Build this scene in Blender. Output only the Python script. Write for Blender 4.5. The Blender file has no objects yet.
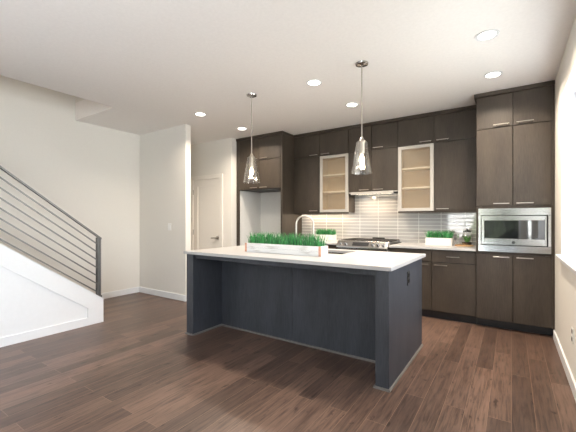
import bpy, bmesh, math, random
from mathutils import Vector, Matrix
random.seed(7)
S = bpy.context.scene
COL = S.collection
PI = math.pi
H = 2.743            # ceiling height

# ------------------------------------------------------------------ camera, world, daylight, exposure
cam_d = bpy.data.cameras.new('camera'); cam = bpy.data.objects.new('camera', cam_d); COL.objects.link(cam)
cam.location = (0, 0, 1.263); cam.rotation_euler = (PI/2, 0, 0.589)
cam_d.sensor_width = 36.0; cam_d.lens = 334.3/576*36.0; cam_d.shift_y = 3.7/576; cam_d.clip_start = 0.05
S.camera = cam
S.view_settings.view_transform = 'Standard'; S.view_settings.look = 'None'
S.view_settings.exposure = 0.25; S.view_settings.gamma = 1.0; S.view_settings.use_curve_mapping = False
S.cycles.max_bounces = 10; S.cycles.diffuse_bounces = 5; S.cycles.glossy_bounces = 4
S.cycles.transmission_bounces = 6; S.cycles.transparent_max_bounces = 16
S.cycles.sample_clamp_indirect = 6.0; S.cycles.caustics_reflective = False; S.cycles.caustics_refractive = False
S.cycles.use_denoising = True

W = bpy.data.worlds.new('sky'); S.world = W; W.use_nodes = True
nt = W.node_tree; nt.nodes.clear()
o_ = nt.nodes.new('ShaderNodeOutputWorld'); b_ = nt.nodes.new('ShaderNodeBackground')
sk = nt.nodes.new('ShaderNodeTexSky'); sk.sky_type = 'NISHITA'; sk.sun_disc = False
sk.sun_elevation = math.radians(48); sk.sun_rotation = math.radians(120); sk.air_density = 1.0; sk.dust_density = 2.0
b_.inputs['Strength'].default_value = 0.35
nt.links.new(sk.outputs[0], b_.inputs['Color']); nt.links.new(b_.outputs[0], o_.inputs['Surface'])

def light(name, kind, loc, energy, color, rot=(0, 0, 0), size=None, size_y=None, radius=None, spread=None):
    d = bpy.data.lights.new(name, kind); d.energy = energy; d.color = color
    o = bpy.data.objects.new(name, d); COL.objects.link(o); o.location = loc; o.rotation_euler = rot
    if kind == 'AREA':
        d.shape = 'RECTANGLE' if size_y else 'DISK'; d.size = size
        if size_y: d.size_y = size_y
        if spread: d.spread = spread
    elif radius is not None: d.shadow_soft_size = radius
    return o

COOL = (0.90, 0.95, 1.0); BLUE = (0.74, 0.87, 1.0); WARM = (1.0, 0.76, 0.53); NEUT = (1.0, 0.97, 0.93)
# daylight through the right-hand window, the glazed rear door, an added second side window
light('daylight_side_window', 'AREA', (0.66, 2.87, 1.68), 40, COOL, (0, PI/2, 0), 1.45, 2.15)
light('fill_second_side_window', 'AREA', (0.66, -1.4, 1.5), 235, COOL, (0, PI/2, 0), 1.7, 1.8)
light('daylight_rear_door', 'AREA', (-0.9, -4.9, 2.9), 70, BLUE, (math.radians(62), 0, 0), 4.0, 1.8)
# fill lamps added outside rear door and side window to brighten ceiling and walls
light('ceiling_fill_rear', 'AREA', (-1.2, -4.3, -0.1), 115, BLUE, (math.radians(128), 0, 0), 4.5, 1.0)
light('ceiling_fill_side', 'AREA', (1.15, -1.4, 0.1), 600, COOL, (0, math.radians(128), 0), 1.0, 2.4)
sun = light('sun', 'SUN', (-6, 10, 12), 48.0, (1.0, 0.96, 0.9))
sun.rotation_euler = Vector((0.45, -0.75, -0.85)).to_track_quat('-Z', 'Y').to_euler(); sun.data.angle = 0.02

# ------------------------------------------------------------------ materials
def newmat(name):
    m = bpy.data.materials.new(name); m.use_nodes = True
    nt = m.node_tree; nt.nodes.clear()
    out = nt.nodes.new('ShaderNodeOutputMaterial'); p = nt.nodes.new('ShaderNodeBsdfPrincipled')
    nt.links.new(p.outputs[0], out.inputs['Surface'])
    return m, nt, p, out
def N(nt, t, **kw):
    n = nt.nodes.new(t)
    for k, v in kw.items(): setattr(n, k, v)
    return n
def coords(nt, scale, kind='Object', rnd=False):
    tc = N(nt, 'ShaderNodeTexCoord'); mp = N(nt, 'ShaderNodeMapping'); mp.inputs['Scale'].default_value = scale
    nt.links.new(tc.outputs[kind], mp.inputs['Vector'])
    if rnd:
        oi = N(nt, 'ShaderNodeObjectInfo'); mu = N(nt, 'ShaderNodeMath', operation='MULTIPLY'); mu.inputs[1].default_value = 37.0
        nt.links.new(oi.outputs['Random'], mu.inputs[0])
        cb = N(nt, 'ShaderNodeCombineXYZ')
        for i in range(3): nt.links.new(mu.outputs[0], cb.inputs[i])
        nt.links.new(cb.outputs[0], mp.inputs['Location'])
    return mp.outputs[0]
def ramp(nt, fac, stops):
    r = N(nt, 'ShaderNodeValToRGB'); e = r.color_ramp.elements
    while len(e) < len(stops): e.new(0.5)
    for i, (p, c) in enumerate(stops): e[i].position = p; e[i].color = (*c, 1)
    nt.links.new(fac, r.inputs[0]); return r.outputs[0]
def bump(nt, p, height, strength, dist=0.002):
    b = N(nt, 'ShaderNodeBump'); b.inputs['Strength'].default_value = strength; b.inputs['Distance'].default_value = dist
    nt.links.new(height, b.inputs['Height']); nt.links.new(b.outputs[0], p.inputs['Normal'])

def plain(name, col, rough=0.5, metal=0.0, noise=0.04, nscale=30, bmp=0.0, spec=0.5):
    m, nt, p, out = newmat(name)
    n = N(nt, 'ShaderNodeTexNoise'); n.inputs['Scale'].default_value = nscale; n.inputs['Detail'].default_value = 3
    nt.links.new(coords(nt, (1, 1, 1)), n.inputs['Vector'])
    lo = tuple(max(0, c*(1-noise)) for c in col); hi = tuple(min(1, c*(1+noise)) for c in col)
    nt.links.new(ramp(nt, n.outputs['Fac'], [(0.3, lo), (0.7, hi)]), p.inputs['Base Color'])
    p.inputs['Roughness'].default_value = rough; p.inputs['Metallic'].default_value = metal
    p.inputs['Specular IOR Level'].default_value = spec
    if bmp: bump(nt, p, n.outputs['Fac'], bmp)
    return m

def brushed(name, col, rough, scale):
    m, nt, p, out = newmat(name)
    n = N(nt, 'ShaderNodeTexNoise'); n.inputs['Scale'].default_value = 1; n.inputs['Detail'].default_value = 4
    nt.links.new(coords(nt, scale), n.inputs['Vector'])
    nt.links.new(ramp(nt, n.outputs['Fac'], [(0.3, tuple(c*0.97 for c in col)), (0.7, col)]), p.inputs['Base Color'])
    mr = N(nt, 'ShaderNodeMapRange'); mr.inputs['To Min'].default_value = rough*0.8; mr.inputs['To Max'].default_value = rough*1.2
    nt.links.new(n.outputs['Fac'], mr.inputs['Value']); nt.links.new(mr.outputs[0], p.inputs['Roughness'])
    p.inputs['Metallic'].default_value = 1.0
    return m

def emit(name, col, strength):
    m, nt, p, out = newmat(name)
    p.inputs['Base Color'].default_value = (0.9, 0.9, 0.9, 1)
    p.inputs['Emission Color'].default_value = (*col, 1); p.inputs['Emission Strength'].default_value = strength
    return m

def clear_glass(name, tint=(1, 1, 1), gloss_rough=0.02, edge=0.35, body=0.0, body_col=(0.8, 0.8, 0.8), lo=0.04):
    m, nt, p, out = newmat(name); nt.nodes.remove(p)
    t = N(nt, 'ShaderNodeBsdfTransparent'); t.inputs['Color'].default_value = (*tint, 1)
    g = N(nt, 'ShaderNodeBsdfGlossy'); g.inputs['Roughness'].default_value = gloss_rough
    lw = N(nt, 'ShaderNodeLayerWeight'); lw.inputs['Blend'].default_value = 0.25
    mr = N(nt, 'ShaderNodeMapRange'); mr.inputs['To Min'].default_value = lo; mr.inputs['To Max'].default_value = edge
    nt.links.new(lw.outputs['Facing'], mr.inputs['Value'])
    mx = N(nt, 'ShaderNodeMixShader'); nt.links.new(mr.outputs[0], mx.inputs[0])
    nt.links.new(t.outputs[0], mx.inputs[1]); nt.links.new(g.outputs[0], mx.inputs[2])
    last = mx.outputs[0]
    if body > 0:
        d = N(nt, 'ShaderNodeBsdfDiffuse'); d.inputs['Color'].default_value = (*body_col, 1)
        m2 = N(nt, 'ShaderNodeMixShader'); m2.inputs[0].default_value = body
        nt.links.new(last, m2.inputs[1]); nt.links.new(d.outputs[0], m2.inputs[2]); last = m2.outputs[0]
    nt.links.new(last, out.inputs['Surface'])
    return m

def wood_floor():
    m, nt, p, out = newmat('floor_oak')
    tc = N(nt, 'ShaderNodeTexCoord'); sx = N(nt, 'ShaderNodeSeparateXYZ'); nt.links.new(tc.outputs['Object'], sx.inputs[0])
    cb = N(nt, 'ShaderNodeCombineXYZ'); nt.links.new(sx.outputs['Y'], cb.inputs['X']); nt.links.new(sx.outputs['X'], cb.inputs['Y'])
    def brick(c1, c2, mortar, msize):
        b = N(nt, 'ShaderNodeTexBrick'); b.offset = 0.37; b.offset_frequency = 2; b.squash = 1.0
        b.inputs['Color1'].default_value = (*c1, 1); b.inputs['Color2'].default_value = (*c2, 1); b.inputs['Mortar'].default_value = (*mortar, 1)
        b.inputs['Scale'].default_value = 1; b.inputs['Mortar Size'].default_value = msize; b.inputs['Mortar Smooth'].default_value = 0.3
        b.inputs['Brick Width'].default_value = 1.25; b.inputs['Row Height'].default_value = 0.128; b.inputs['Bias'].default_value = 0.0
        nt.links.new(cb.outputs[0], b.inputs['Vector']); return b
    bk = brick((0, 0, 0), (1, 1, 1), (0.5, 0.5, 0.5), 0.0015)
    # per-plank offset of the grain
    mu = N(nt, 'ShaderNodeVectorMath', operation='MULTIPLY'); nt.links.new(cb.outputs[0], mu.inputs[0]); mu.inputs[1].default_value = (2.6, 38, 1)
    ad = N(nt, 'ShaderNodeVectorMath', operation='MULTIPLY_ADD')
    nt.links.new(bk.outputs['Color'], ad.inputs[0]); ad.inputs[1].default_value = (31, 17, 9); nt.links.new(mu.outputs[0], ad.inputs[2])
    g = N(nt, 'ShaderNodeTexNoise'); g.inputs['Scale'].default_value = 1.5; g.inputs['Detail'].default_value = 6; g.inputs['Roughness'].default_value = 0.62
    g.inputs['Distortion'].default_value = 0.6
    nt.links.new(ad.outputs[0], g.inputs['Vector'])
    mu2 = N(nt, 'ShaderNodeVectorMath', operation='MULTIPLY'); nt.links.new(ad.outputs[0], mu2.inputs[0]); mu2.inputs[1].default_value = (2.6, 0.36, 1)
    k = N(nt, 'ShaderNodeTexNoise'); k.inputs['Scale'].default_value = 1.3; k.inputs['Detail'].default_value = 3
    nt.links.new(mu2.outputs[0], k.inputs['Vector'])
    base = ramp(nt, bk.outputs['Color'], [(0.0, FLOOR[0]), (0.55, FLOOR[1]), (1.0, FLOOR[2])])
    gr = ramp(nt, g.outputs['Fac'], [(0.31, (0.34, 0.315, 0.305)), (0.52, (1.0, 1.0, 1.0)), (0.70, (1.28, 1.28, 1.28))])
    kn = ramp(nt, k.outputs['Fac'], [(0.265, (0.30, 0.27, 0.25)), (0.34, (0.95, 0.95, 0.95)), (0.7, (1.08, 1.08, 1.08))])
    m1 = N(nt, 'ShaderNodeMix', data_type='RGBA', blend_type='MULTIPLY'); m1.inputs[0].default_value = 1
    nt.links.new(base, m1.inputs[6]); nt.links.new(gr, m1.inputs[7])
    m2 = N(nt, 'ShaderNodeMix', data_type='RGBA', blend_type='MULTIPLY'); m2.inputs[0].default_value = 1
    nt.links.new(m1.outputs[2], m2.inputs[6]); nt.links.new(kn, m2.inputs[7])
    m3 = N(nt, 'ShaderNodeMix', data_type='RGBA'); m3.inputs[7].default_value = (0.27, 0.175, 0.125, 1)
    sc = N(nt, 'ShaderNodeMath', operation='MULTIPLY'); sc.inputs[1].default_value = 0.75
    nt.links.new(bk.outputs['Fac'], sc.inputs[0]); nt.links.new(sc.outputs[0], m3.inputs[0]); nt.links.new(m2.outputs[2], m3.inputs[6])
    nt.links.new(m3.outputs[2], p.inputs['Base Color'])
    mr = N(nt, 'ShaderNodeMapRange'); mr.inputs['To Min'].default_value = 0.26; mr.inputs['To Max'].default_value = 0.46
    nt.links.new(g.outputs['Fac'], mr.inputs['Value']); nt.links.new(mr.outputs[0], p.inputs['Roughness'])
    p.inputs['Specular IOR Level'].default_value = 0.45
    bump(nt, p, g.outputs['Fac'], 0.12, 0.002)
    return m

def cab_wood(name, c0, c1, rough=0.46):
    m, nt, p, out = newmat(name)
    n = N(nt, 'ShaderNodeTexNoise'); n.inputs['Scale'].default_value = 1; n.inputs['Detail'].default_value = 5; n.inputs['Roughness'].default_value = 0.65
    nt.links.new(coords(nt, (130, 130, 9), rnd=True), n.inputs['Vector'])
    n2 = N(nt, 'ShaderNodeTexNoise'); n2.inputs['Scale'].default_value = 1; n2.inputs['Detail'].default_value = 3
    nt.links.new(coords(nt, (6, 6, 1.5), rnd=True), n2.inputs['Vector'])
    mixf = N(nt, 'ShaderNodeMath', operation='ADD'); h1 = N(nt, 'ShaderNodeMath', operation='MULTIPLY'); h1.inputs[1].default_value = 0.55
    h2 = N(nt, 'ShaderNodeMath', operation='MULTIPLY'); h2.inputs[1].default_value = 0.45
    nt.links.new(n.outputs['Fac'], h1.inputs[0]); nt.links.new(n2.outputs['Fac'], h2.inputs[0])
    nt.links.new(h1.outputs[0], mixf.inputs[0]); nt.links.new(h2.outputs[0], mixf.inputs[1])
    nt.links.new(ramp(nt, mixf.outputs[0], [(0.25, c0), (0.75, c1)]), p.inputs['Base Color'])
    p.inputs['Roughness'].default_value = rough; p.inputs['Specular IOR Level'].default_value = 0.38
    bump(nt, p, n.outputs['Fac'], 0.10, 0.001)
    return m

def tile_mat():
    m, nt, p, out = newmat('glass_tile')
    tc = N(nt, 'ShaderNodeTexCoord'); sx = N(nt, 'ShaderNodeSeparateXYZ'); nt.links.new(tc.outputs['Object'], sx.inputs[0])
    cb = N(nt, 'ShaderNodeCombineXYZ'); nt.links.new(sx.outputs['X'], cb.inputs['X']); nt.links.new(sx.outputs['Z'], cb.inputs['Y'])
    b = N(nt, 'ShaderNodeTexBrick'); b.offset = 0.0; b.squash = 1
    b.inputs['Color1'].default_value = (0.37, 0.37, 0.36, 1); b.inputs['Color2'].default_value = (0.405, 0.405, 0.395, 1); b.inputs['Mortar'].default_value = (0.68, 0.67, 0.65, 1)
    b.inputs['Scale'].default_value = 1; b.inputs['Mortar Size'].default_value = 0.0034; b.inputs['Mortar Smooth'].default_value = 0.25
    b.inputs['Brick Width'].default_value = 0.305; b.inputs['Row Height'].default_value = 0.0525; b.inputs['Bias'].default_value = 0
    nt.links.new(cb.outputs[0], b.inputs['Vector'])
    nt.links.new(b.outputs['Color'], p.inputs['Base Color'])
    mr = N(nt, 'ShaderNodeMapRange'); mr.inputs['To Min'].default_value = 0.05; mr.inputs['To Max'].default_value = 0.6
    nt.links.new(b.outputs['Fac'], mr.inputs['Value']); nt.links.new(mr.outputs[0], p.inputs['Roughness'])
    p.inputs['Specular IOR Level'].default_value = 0.7; p.inputs['IOR'].default_value = 1.8
    iv = N(nt, 'ShaderNodeMath', operation='SUBTRACT'); iv.inputs[0].default_value = 1; nt.links.new(b.outputs['Fac'], iv.inputs[1])
    bump(nt, p, iv.outputs[0], 0.35, 0.002)
    return m

def grass_mat(name, c0, c1):
    m, nt, p, out = newmat(name)
    g = N(nt, 'ShaderNodeNewGeometry')
    nt.links.new(ramp(nt, g.outputs['Random Per Island'], [(0.0, c0), (0.65, c1), (1.0, tuple(c*1.6 for c in c1))]), p.inputs['Base Color'])
    p.inputs['Roughness'].default_value = 0.45
    return m

def whitewash(name, c0, c1):
    m, nt, p, out = newmat(name)
    n = N(nt, 'ShaderNodeTexNoise'); n.inputs['Scale'].default_value = 1; n.inputs['Detail'].default_value = 5
    nt.links.new(coords(nt, (5, 40, 45)), n.inputs['Vector'])
    nt.links.new(ramp(nt, n.outputs['Fac'], [(0.30, c0), (0.46, c1)]), p.inputs['Base Color'])
    p.inputs['Roughness'].default_value = 0.65
    return m

FLOOR = [(0.078, 0.0485, 0.0365), (0.112, 0.0695, 0.0515), (0.158, 0.0985, 0.0725)]
M = dict(
    wall=plain('wall_paint', (0.745, 0.725, 0.675), 0.75, noise=0.012, nscale=60, bmp=0.05),
    ceil=plain('ceiling_paint', (0.845, 0.82, 0.80), 0.85, noise=0.02, nscale=42, bmp=0.25),
    trim=plain('white_trim', (0.77, 0.785, 0.80), 0.4, noise=0.01),
    door=plain('door_paint', (0.80, 0.77, 0.72), 0.42, noise=0.01),
    alcove=plain('alcove_drywall', (0.68, 0.68, 0.66), 0.8, noise=0.015, bmp=0.05),
    cab=cab_wood('espresso_cabinet', (0.022, 0.0170, 0.0126), (0.076, 0.0598, 0.0450)),
    charcoal=cab_wood('charcoal_island', (0.019, 0.0215, 0.026), (0.061, 0.067, 0.080)),  # island tone, cooler and bluer than the other cabinets
    carc=plain('cabinet_carcass', (0.022, 0.018, 0.015), 0.55),
    toe=plain('toe_kick', (0.020, 0.020, 0.022), 0.5),
    maple=plain('maple_interior', (0.60, 0.48, 0.335), 0.5, noise=0.05, nscale=12),
    quartz=plain('white_quartz', (0.44, 0.435, 0.43), 0.30, noise=0.02, nscale=90),
    steel=brushed('stainless_steel', (0.54, 0.535, 0.525), 0.16, (3, 3, 220)),
    nickel=brushed('brushed_nickel', (0.46, 0.43, 0.39), 0.30, (4, 200, 200)),
    alum=plain('satin_aluminium', (0.50, 0.475, 0.435), 0.4, metal=0.3, noise=0.02),
    chrome=plain('polished_chrome', (0.45, 0.44, 0.43), 0.08, metal=1.0, noise=0.01),
    rail=plain('railing_steel', (0.22, 0.22, 0.215), 0.42, metal=0.75, noise=0.03),
    shelf=plain('cream_shelf', (0.80, 0.74, 0.63), 0.5, noise=0.02),
    black=plain('black_enamel', (0.012, 0.012, 0.012), 0.35),
    iron=plain('cast_iron', (0.022, 0.02, 0.018), 0.6, noise=0.1),
    bglass=plain('black_glass', (0.010, 0.011, 0.013), 0.03, noise=0.01, spec=0.9),
    copper=plain('copper_strip', (0.62, 0.33, 0.22), 0.4, noise=0.08),
    planter=whitewash('whitewashed_wood', (0.55, 0.53, 0.50), (0.83, 0.83, 0.82)),
    planter2=plain('white_ceramic', (0.76, 0.735, 0.69), 0.4, noise=0.02),
    grass=grass_mat('wheat_grass', (0.012, 0.095, 0.030), (0.050, 0.27, 0.075)),
    soil=plain('soil', (0.03, 0.02, 0.012), 0.9, noise=0.3, nscale=80),
    bamboo=plain('tray_wood', (0.50, 0.30, 0.15), 0.5, noise=0.18, nscale=30),
    leaf=plain('leaf', (0.09, 0.28, 0.05), 0.5, noise=0.3, nscale=40),
    plate=plain('white_plastic', (0.85, 0.85, 0.83), 0.4, noise=0.01),
    glass=clear_glass('clear_glass', lo=0.05, edge=0.55),
    shade=clear_glass('shade_glass', tint=(0.97, 0.96, 0.94), lo=0.06, edge=0.7, gloss_rough=0.07, body=0.0, body_col=(0.9, 0.88, 0.84)),
    frost=clear_glass('frosted_pane', tint=(0.96, 0.94, 0.90), lo=0.05, edge=0.3, gloss_rough=0.35, body=0.07, body_col=(0.72, 0.62, 0.48)),
    pane=clear_glass('window_pane', lo=0.02, edge=0.3),
    screen=clear_glass('insect_screen', tint=(0.45, 0.46, 0.48), lo=0.02, edge=0.05, body=0.15, body_col=(0.1, 0.1, 0.11)),
    bulb=emit('bulb_glow', (1.0, 0.80, 0.55), 5),
    can=emit('downlight_glow', (1.0, 0.93, 0.82), 9),
    strip=emit('strip_glow', (1.0, 0.86, 0.66), 5),
    tile=tile_mat(),
    paving=plain('concrete_paving', (0.36, 0.35, 0.335), 0.85, noise=0.08, nscale=6),
    lawn=plain('lawn_grass', (0.13, 0.135, 0.105), 0.9, noise=0.35, nscale=3),
    hedge=plain('hedge_leaf', (0.12, 0.15, 0.085), 0.7, noise=0.7, nscale=9),
)
M['floor'] = wood_floor()
M['bglass'].node_tree.nodes['Principled BSDF'].inputs['IOR'].default_value = 1.85

# ------------------------------------------------------------------ mesh helpers
class MB:
    def __init__(s): s.bm = bmesh.new()
    def box(s, x0, x1, y0, y1, z0, z1, bev=0.0, seg=1):
        ret = bmesh.ops.create_cube(s.bm, size=1.0); vs = ret['verts']
        for v in vs:
            v.co = Vector((x0 if v.co.x < 0 else x1, y0 if v.co.y < 0 else y1, z0 if v.co.z < 0 else z1))
        if bev > 0:
            es = list({e for v in vs for e in v.link_edges})
            bmesh.ops.bevel(s.bm, geom=es, offset=bev, segments=seg, affect='EDGES', profile=0.5)
        return s
    def prism(s, pts, axis, a, b, bev=0.0):
        """polygon pts in the other two axes, extruded along axis from a to b"""
        def mk(p, t):
            if axis == 'x': return (t, p[0], p[1])
            if axis == 'y': return (p[0], t, p[1])
            return (p[0], p[1], t)
        va = [s.bm.verts.new(mk(p, a)) for p in pts]; vb = [s.bm.verts.new(mk(p, b)) for p in pts]
        n = len(pts); fs = [s.bm.faces.new(va), s.bm.faces.new(vb)]
        for i in range(n): fs.append(s.bm.faces.new((va[i], va[(i+1) % n], vb[(i+1) % n], vb[i])))
        bmesh.ops.recalc_face_normals(s.bm, faces=fs)
        if bev > 0:
            es = list({e for v in va+vb for e in v.link_edges})
            bmesh.ops.bevel(s.bm, geom=es, offset=bev, segments=1, affect='EDGES')
        return s
    def cyl(s, p, q, r, r2=None, seg=16, cap=True):
        p, q = Vector(p), Vector(q); d = q-p
        mat = Matrix.Translation((p+q)/2) @ d.to_track_quat('Z', 'Y').to_matrix().to_4x4()
        bmesh.ops.create_cone(s.bm, cap_ends=cap, segments=seg, radius1=r, radius2=r if r2 is None else r2, depth=d.length, matrix=mat)
        return s
    def sphere(s, c, r, sx=1, sy=1, sz=1, u=14, v=10):
        bmesh.ops.create_uvsphere(s.bm, u_segments=u, v_segments=v, radius=r, matrix=Matrix.Translation(c) @ Matrix.Diagonal((sx, sy, sz, 1)))
        return s
    def lathe(s, prof, c, seg=24, flute=0.0, nfl=12):
        rings = []
        for (r, z) in prof:
            ring = []
            for i in range(seg):
                a = 2*PI*i/seg; rr = r*(1+flute*math.cos(nfl*a))
                ring.append(s.bm.verts.new((c[0]+rr*math.cos(a), c[1]+rr*math.sin(a), c[2]+z)))
            rings.append(ring)
        for a, b in zip(rings, rings[1:]):
            for i in range(seg): s.bm.faces.new((a[i], a[(i+1) % seg], b[(i+1) % seg], b[i]))
        return s
    def tube(s, pts, r, seg=12):
        pts = [Vector(p) for p in pts]; rings = []
        up = Vector((0.123, 0.456, 0.88)).normalized()
        for i, p in enumerate(pts):
            t = (pts[min(i+1, len(pts)-1)]-pts[max(i-1, 0)]).normalized()
            a = t.cross(up).normalized(); b = t.cross(a).normalized(); up = -b if (-b).dot(up) > 0 else b
            rr = r[i] if isinstance(r, (list, tuple)) else r
            rings.append([s.bm.verts.new(p+a*rr*math.cos(2*PI*k/seg)+b*rr*math.sin(2*PI*k/seg)) for k in range(seg)])
        for a, b in zip(rings, rings[1:]):
            for i in range(seg): s.bm.faces.new((a[i], a[(i+1) % seg], b[(i+1) % seg], b[i]))
        s.bm.faces.new(rings[0]); s.bm.faces.new(rings[-1])
        return s
ORG = {}
def build(name, mb, mat, parent=None, origin=None, smooth=False):
    bm = mb.bm
    bmesh.ops.recalc_face_normals(bm, faces=bm.faces)
    org = Vector(ORG[parent.name]) if parent else Vector(origin or (0, 0, 0))
    bmesh.ops.translate(bm, verts=bm.verts, vec=-org)
    me = bpy.data.meshes.new(name); bm.to_mesh(me); bm.free()
    if smooth:
        me.polygons.foreach_set('use_smooth', [True]*len(me.polygons))
        try: me.set_sharp_from_angle(angle=math.radians(40))
        except Exception: pass
    me.materials.append(M[mat] if isinstance(mat, str) else mat)
    o = bpy.data.objects.new(name, me); COL.objects.link(o)
    ORG[o.name] = org
    if parent: o.parent = parent
    else: o.location = org
    return o
def tag(o, label, cat, group=None, kind=None):
    o['label'] = label; o['category'] = cat
    if group: o['group'] = group
    if kind: o['kind'] = kind
    return o
def thing(name, label, cat, loc, group=None):
    o = bpy.data.objects.new(name, None); COL.objects.link(o); o.location = loc; ORG[o.name] = Vector(loc)
    o.empty_display_size = 0.1
    return tag(o, label, cat, group)
def struct(name, mb, mat, label=None, origin=None):
    o = build(name, mb, mat, origin=origin); o['kind'] = 'structure'
    if label: o['label'] = label
    o['category'] = name.split('_')[0]
    return o
def copy_tree(o, loc, label):
    c = o.copy(); COL.objects.link(c); c.location = loc; c['label'] = label
    def kids(a, b):
        for ch in a.children:
            k = ch.copy(); COL.objects.link(k); k.parent = b; kids(ch, k)
    kids(o, c)
    return c

# ------------------------------------------------------------------ the setting
XL, XR, YB, YR = -5.41, 0.385, 5.2, -3.5
struct('floor', MB().box(XL-0.12, XR+0.14, YR-0.14, YB+0.12, -0.12, 0), 'floor', 'dark brown wide plank wood floor')
OX, OY0, OY1 = -4.35, -1.6, 2.385       # stairwell opening in the ceiling
c = MB()
c.box(OX, XR+0.14, YR-0.14, YB+0.12, H, H+0.26); c.box(XL-0.12, OX, OY1, YB+0.12, H, H+0.26); c.box(XL-0.12, OX, YR-0.14, OY0, H, H+0.26)
struct('ceiling', c, 'ceil', 'off-white textured ceiling with a stairwell opening')
struct('wall_left', MB().box(XL-0.12, XL, YR-0.14, YB+0.12, 0, 5.1), 'wall', 'pale beige wall along the stairs')
struct('wall_stairwell_end', MB().box(XL, OX+0.1, OY1, OY1+0.1, H+0.26, 5.1), 'wall', 'far wall of the stairwell above the ceiling')
struct('wall_stairwell_side', MB().box(OX, OX+0.1, OY0, OY1, H+0.26, 5.1), 'wall')
struct('wall_stairwell_near', MB().box(XL, OX+0.1, OY0-0.1, OY0, H+0.26, 5.1), 'wall')
struct('ceiling_stairwell', MB().box(XL-0.12, OX+0.1, OY0-0.1, OY1+0.1, 5.1, 5.2), 'ceil')
struct('wall_partition', MB().box(XL, -4.19, 3.42, 3.52, 0, H), 'wall', 'short partition wall with a light switch')
# wall with the pantry door
DX0, DX1, DZ, DY = -5.204, -4.476, 2.03, 4.44
w = MB(); w.box(XL, DX0-0.02, DY, DY+0.11, 0, H); w.box(DX1+0.02, -4.19, DY, DY+0.11, 0, H); w.box(DX0-0.02, DX1+0.02, DY, DY+0.11, DZ+0.02, H)
struct('wall_pantry', w, 'wall', 'wall around the white panel door')
struct('wall_alcove_side', MB().box(-4.30, -4.195, DY+0.11, YB, 0, H), 'wall')
struct('wall_back', MB().box(-4.24, XR+0.14, YB, YB+0.12, 0, H), 'wall', 'kitchen back wall behind the cabinets')
# right wall with the visible window opening and an added unseen one
WY0, WY1, WZ0, WZ1 = 1.85, 3.944, 0.93, 2.405
VY0, VY1 = -2.3, -0.5
w = MB()
w.box(XR, XR+0.14, WY1, YB+0.12, 0, H); w.box(XR, XR+0.14, VY1, WY0, 0, H); w.box(XR, XR+0.14, YR-0.14, VY0, 0, H)
for a, b in ((WY0, WY1), (VY0, VY1)):
    w.box(XR, XR+0.14, a, b, 0, WZ0-0.012 if a == WY0 else 0.75); w.box(XR, XR+0.14, a, b, WZ1, H)
struct('wall_right', w, 'wall', 'beige wall with the bright window')
def window(name, y0, y1, z0, z1, label, mull):
    t = thing(name, label, 'window', (XR+0.10, y0, z0)); t['kind'] = 'structure'
    f = MB(); a = 0.045; x0, x1 = XR+0.100, XR+0.138
    f.box(x0, x1, y0, y0+a, z0, z1); f.box(x0, x1, y1-a, y1, z0, z1); f.box(x0, x1, y0+a, y1-a, z0, z0+a); f.box(x0, x1, y0+a, y1-a, z1-a, z1)
    for m_ in mull: f.box(x0, x1, m_-0.025, m_+0.025, z0+a, z1-a)
    build('window_frame', f, 'trim', t)
    build('window_pane', MB().box(XR+0.117, XR+0.121, y0+a, y1-a, z0+a, z1-a), 'pane', t)
    return t
wt = window('window_1', WY0, WY1, WZ0, WZ1, 'bright window on the right wall with a white sill', [WY0+(WY1-WY0)/2])
jl = MB(); jl.box(XR-0.002, XR+0.10, WY1-0.010, WY1, WZ0+0.012, WZ1); jl.box(XR-0.002, XR+0.10, WY0, WY0+0.010, WZ0+0.012, WZ1); jl.box(XR-0.002, XR+0.10, WY0+0.010, WY1-0.010, WZ1-0.010, WZ1); build('jamb_brightener', jl, 'trim', wt)  # white boxes added over the jambs so they look brightly lit
sl = MB(); sl.box(XR-0.045, XR+0.10, WY0-0.05, WY1+0.055, WZ0-0.012, WZ0+0.012, 0.006, 2); build('window_sill', sl, 'trim', wt)
build('sill_apron', MB().box(XR-0.014, XR, WY0-0.03, WY1+0.035, WZ0-0.055, WZ0-0.012, 0.003), 'trim', wt)
window('window_added', VY0, VY1, 0.75, WZ1, 'unseen side window added behind the viewpoint for daylight', [-1.4])
# rear wall with a glazed sliding door
RX0, RX1 = -2.05, 0.25
w = MB()
w.box(XL, RX0, YR-0.12, YR, 0, H); w.box(RX1, XR, YR-0.12, YR, 0, H)
w.box(RX0, RX1, YR-0.12, YR, 2.1, H)
struct('wall_rear', w, 'wall')
t = thing('door_2', 'sliding glass door on the rear wall', 'door', (RX0, YR-0.06, 0)); t['kind'] = 'structure'
f = MB(); mid = (RX0+RX1)/2
for x in (RX0, mid-0.03, RX1-0.06): f.box(x, x+0.06, YR-0.09, YR-0.03, 0, 2.1)
f.box(RX0+0.06, RX1-0.06, YR-0.09, YR-0.03, 2.03, 2.1); f.box(RX0+0.06, RX1-0.06, YR-0.09, YR-0.03, 0, 0.12)
build('door_frame', f, 'trim', t)
build('glass_pane', MB().box(RX0+0.06, mid-0.03, YR-0.064, YR-0.058, 0.12, 2.03), 'pane', t)
build('screen_pane', MB().box(mid+0.03, RX1-0.06, YR-0.064, YR-0.058, 0.12, 2.03), 'screen', t)
# baseboards
def base(name, x0, x1, y0, y1): struct(name, MB().box(x0, x1, y0, y1, 0, 0.095, 0.003), 'trim', 'white baseboard')
base('baseboard_right', XR-0.016, XR, YR, 4.505)
base('baseboard_left', XL, XL+0.016, 2.2, 3.42)
base('baseboard_partition', XL+0.016, -4.19, 3.404, 3.42)
base('baseboard_partition_end', -4.19, -4.174, 3.404, 3.536)
base('baseboard_pantry', XL, DX0-0.075, DY-0.016, DY); base('baseboard_pantry_corner', DX1+0.075, -4.19, DY-0.016, DY)
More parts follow.
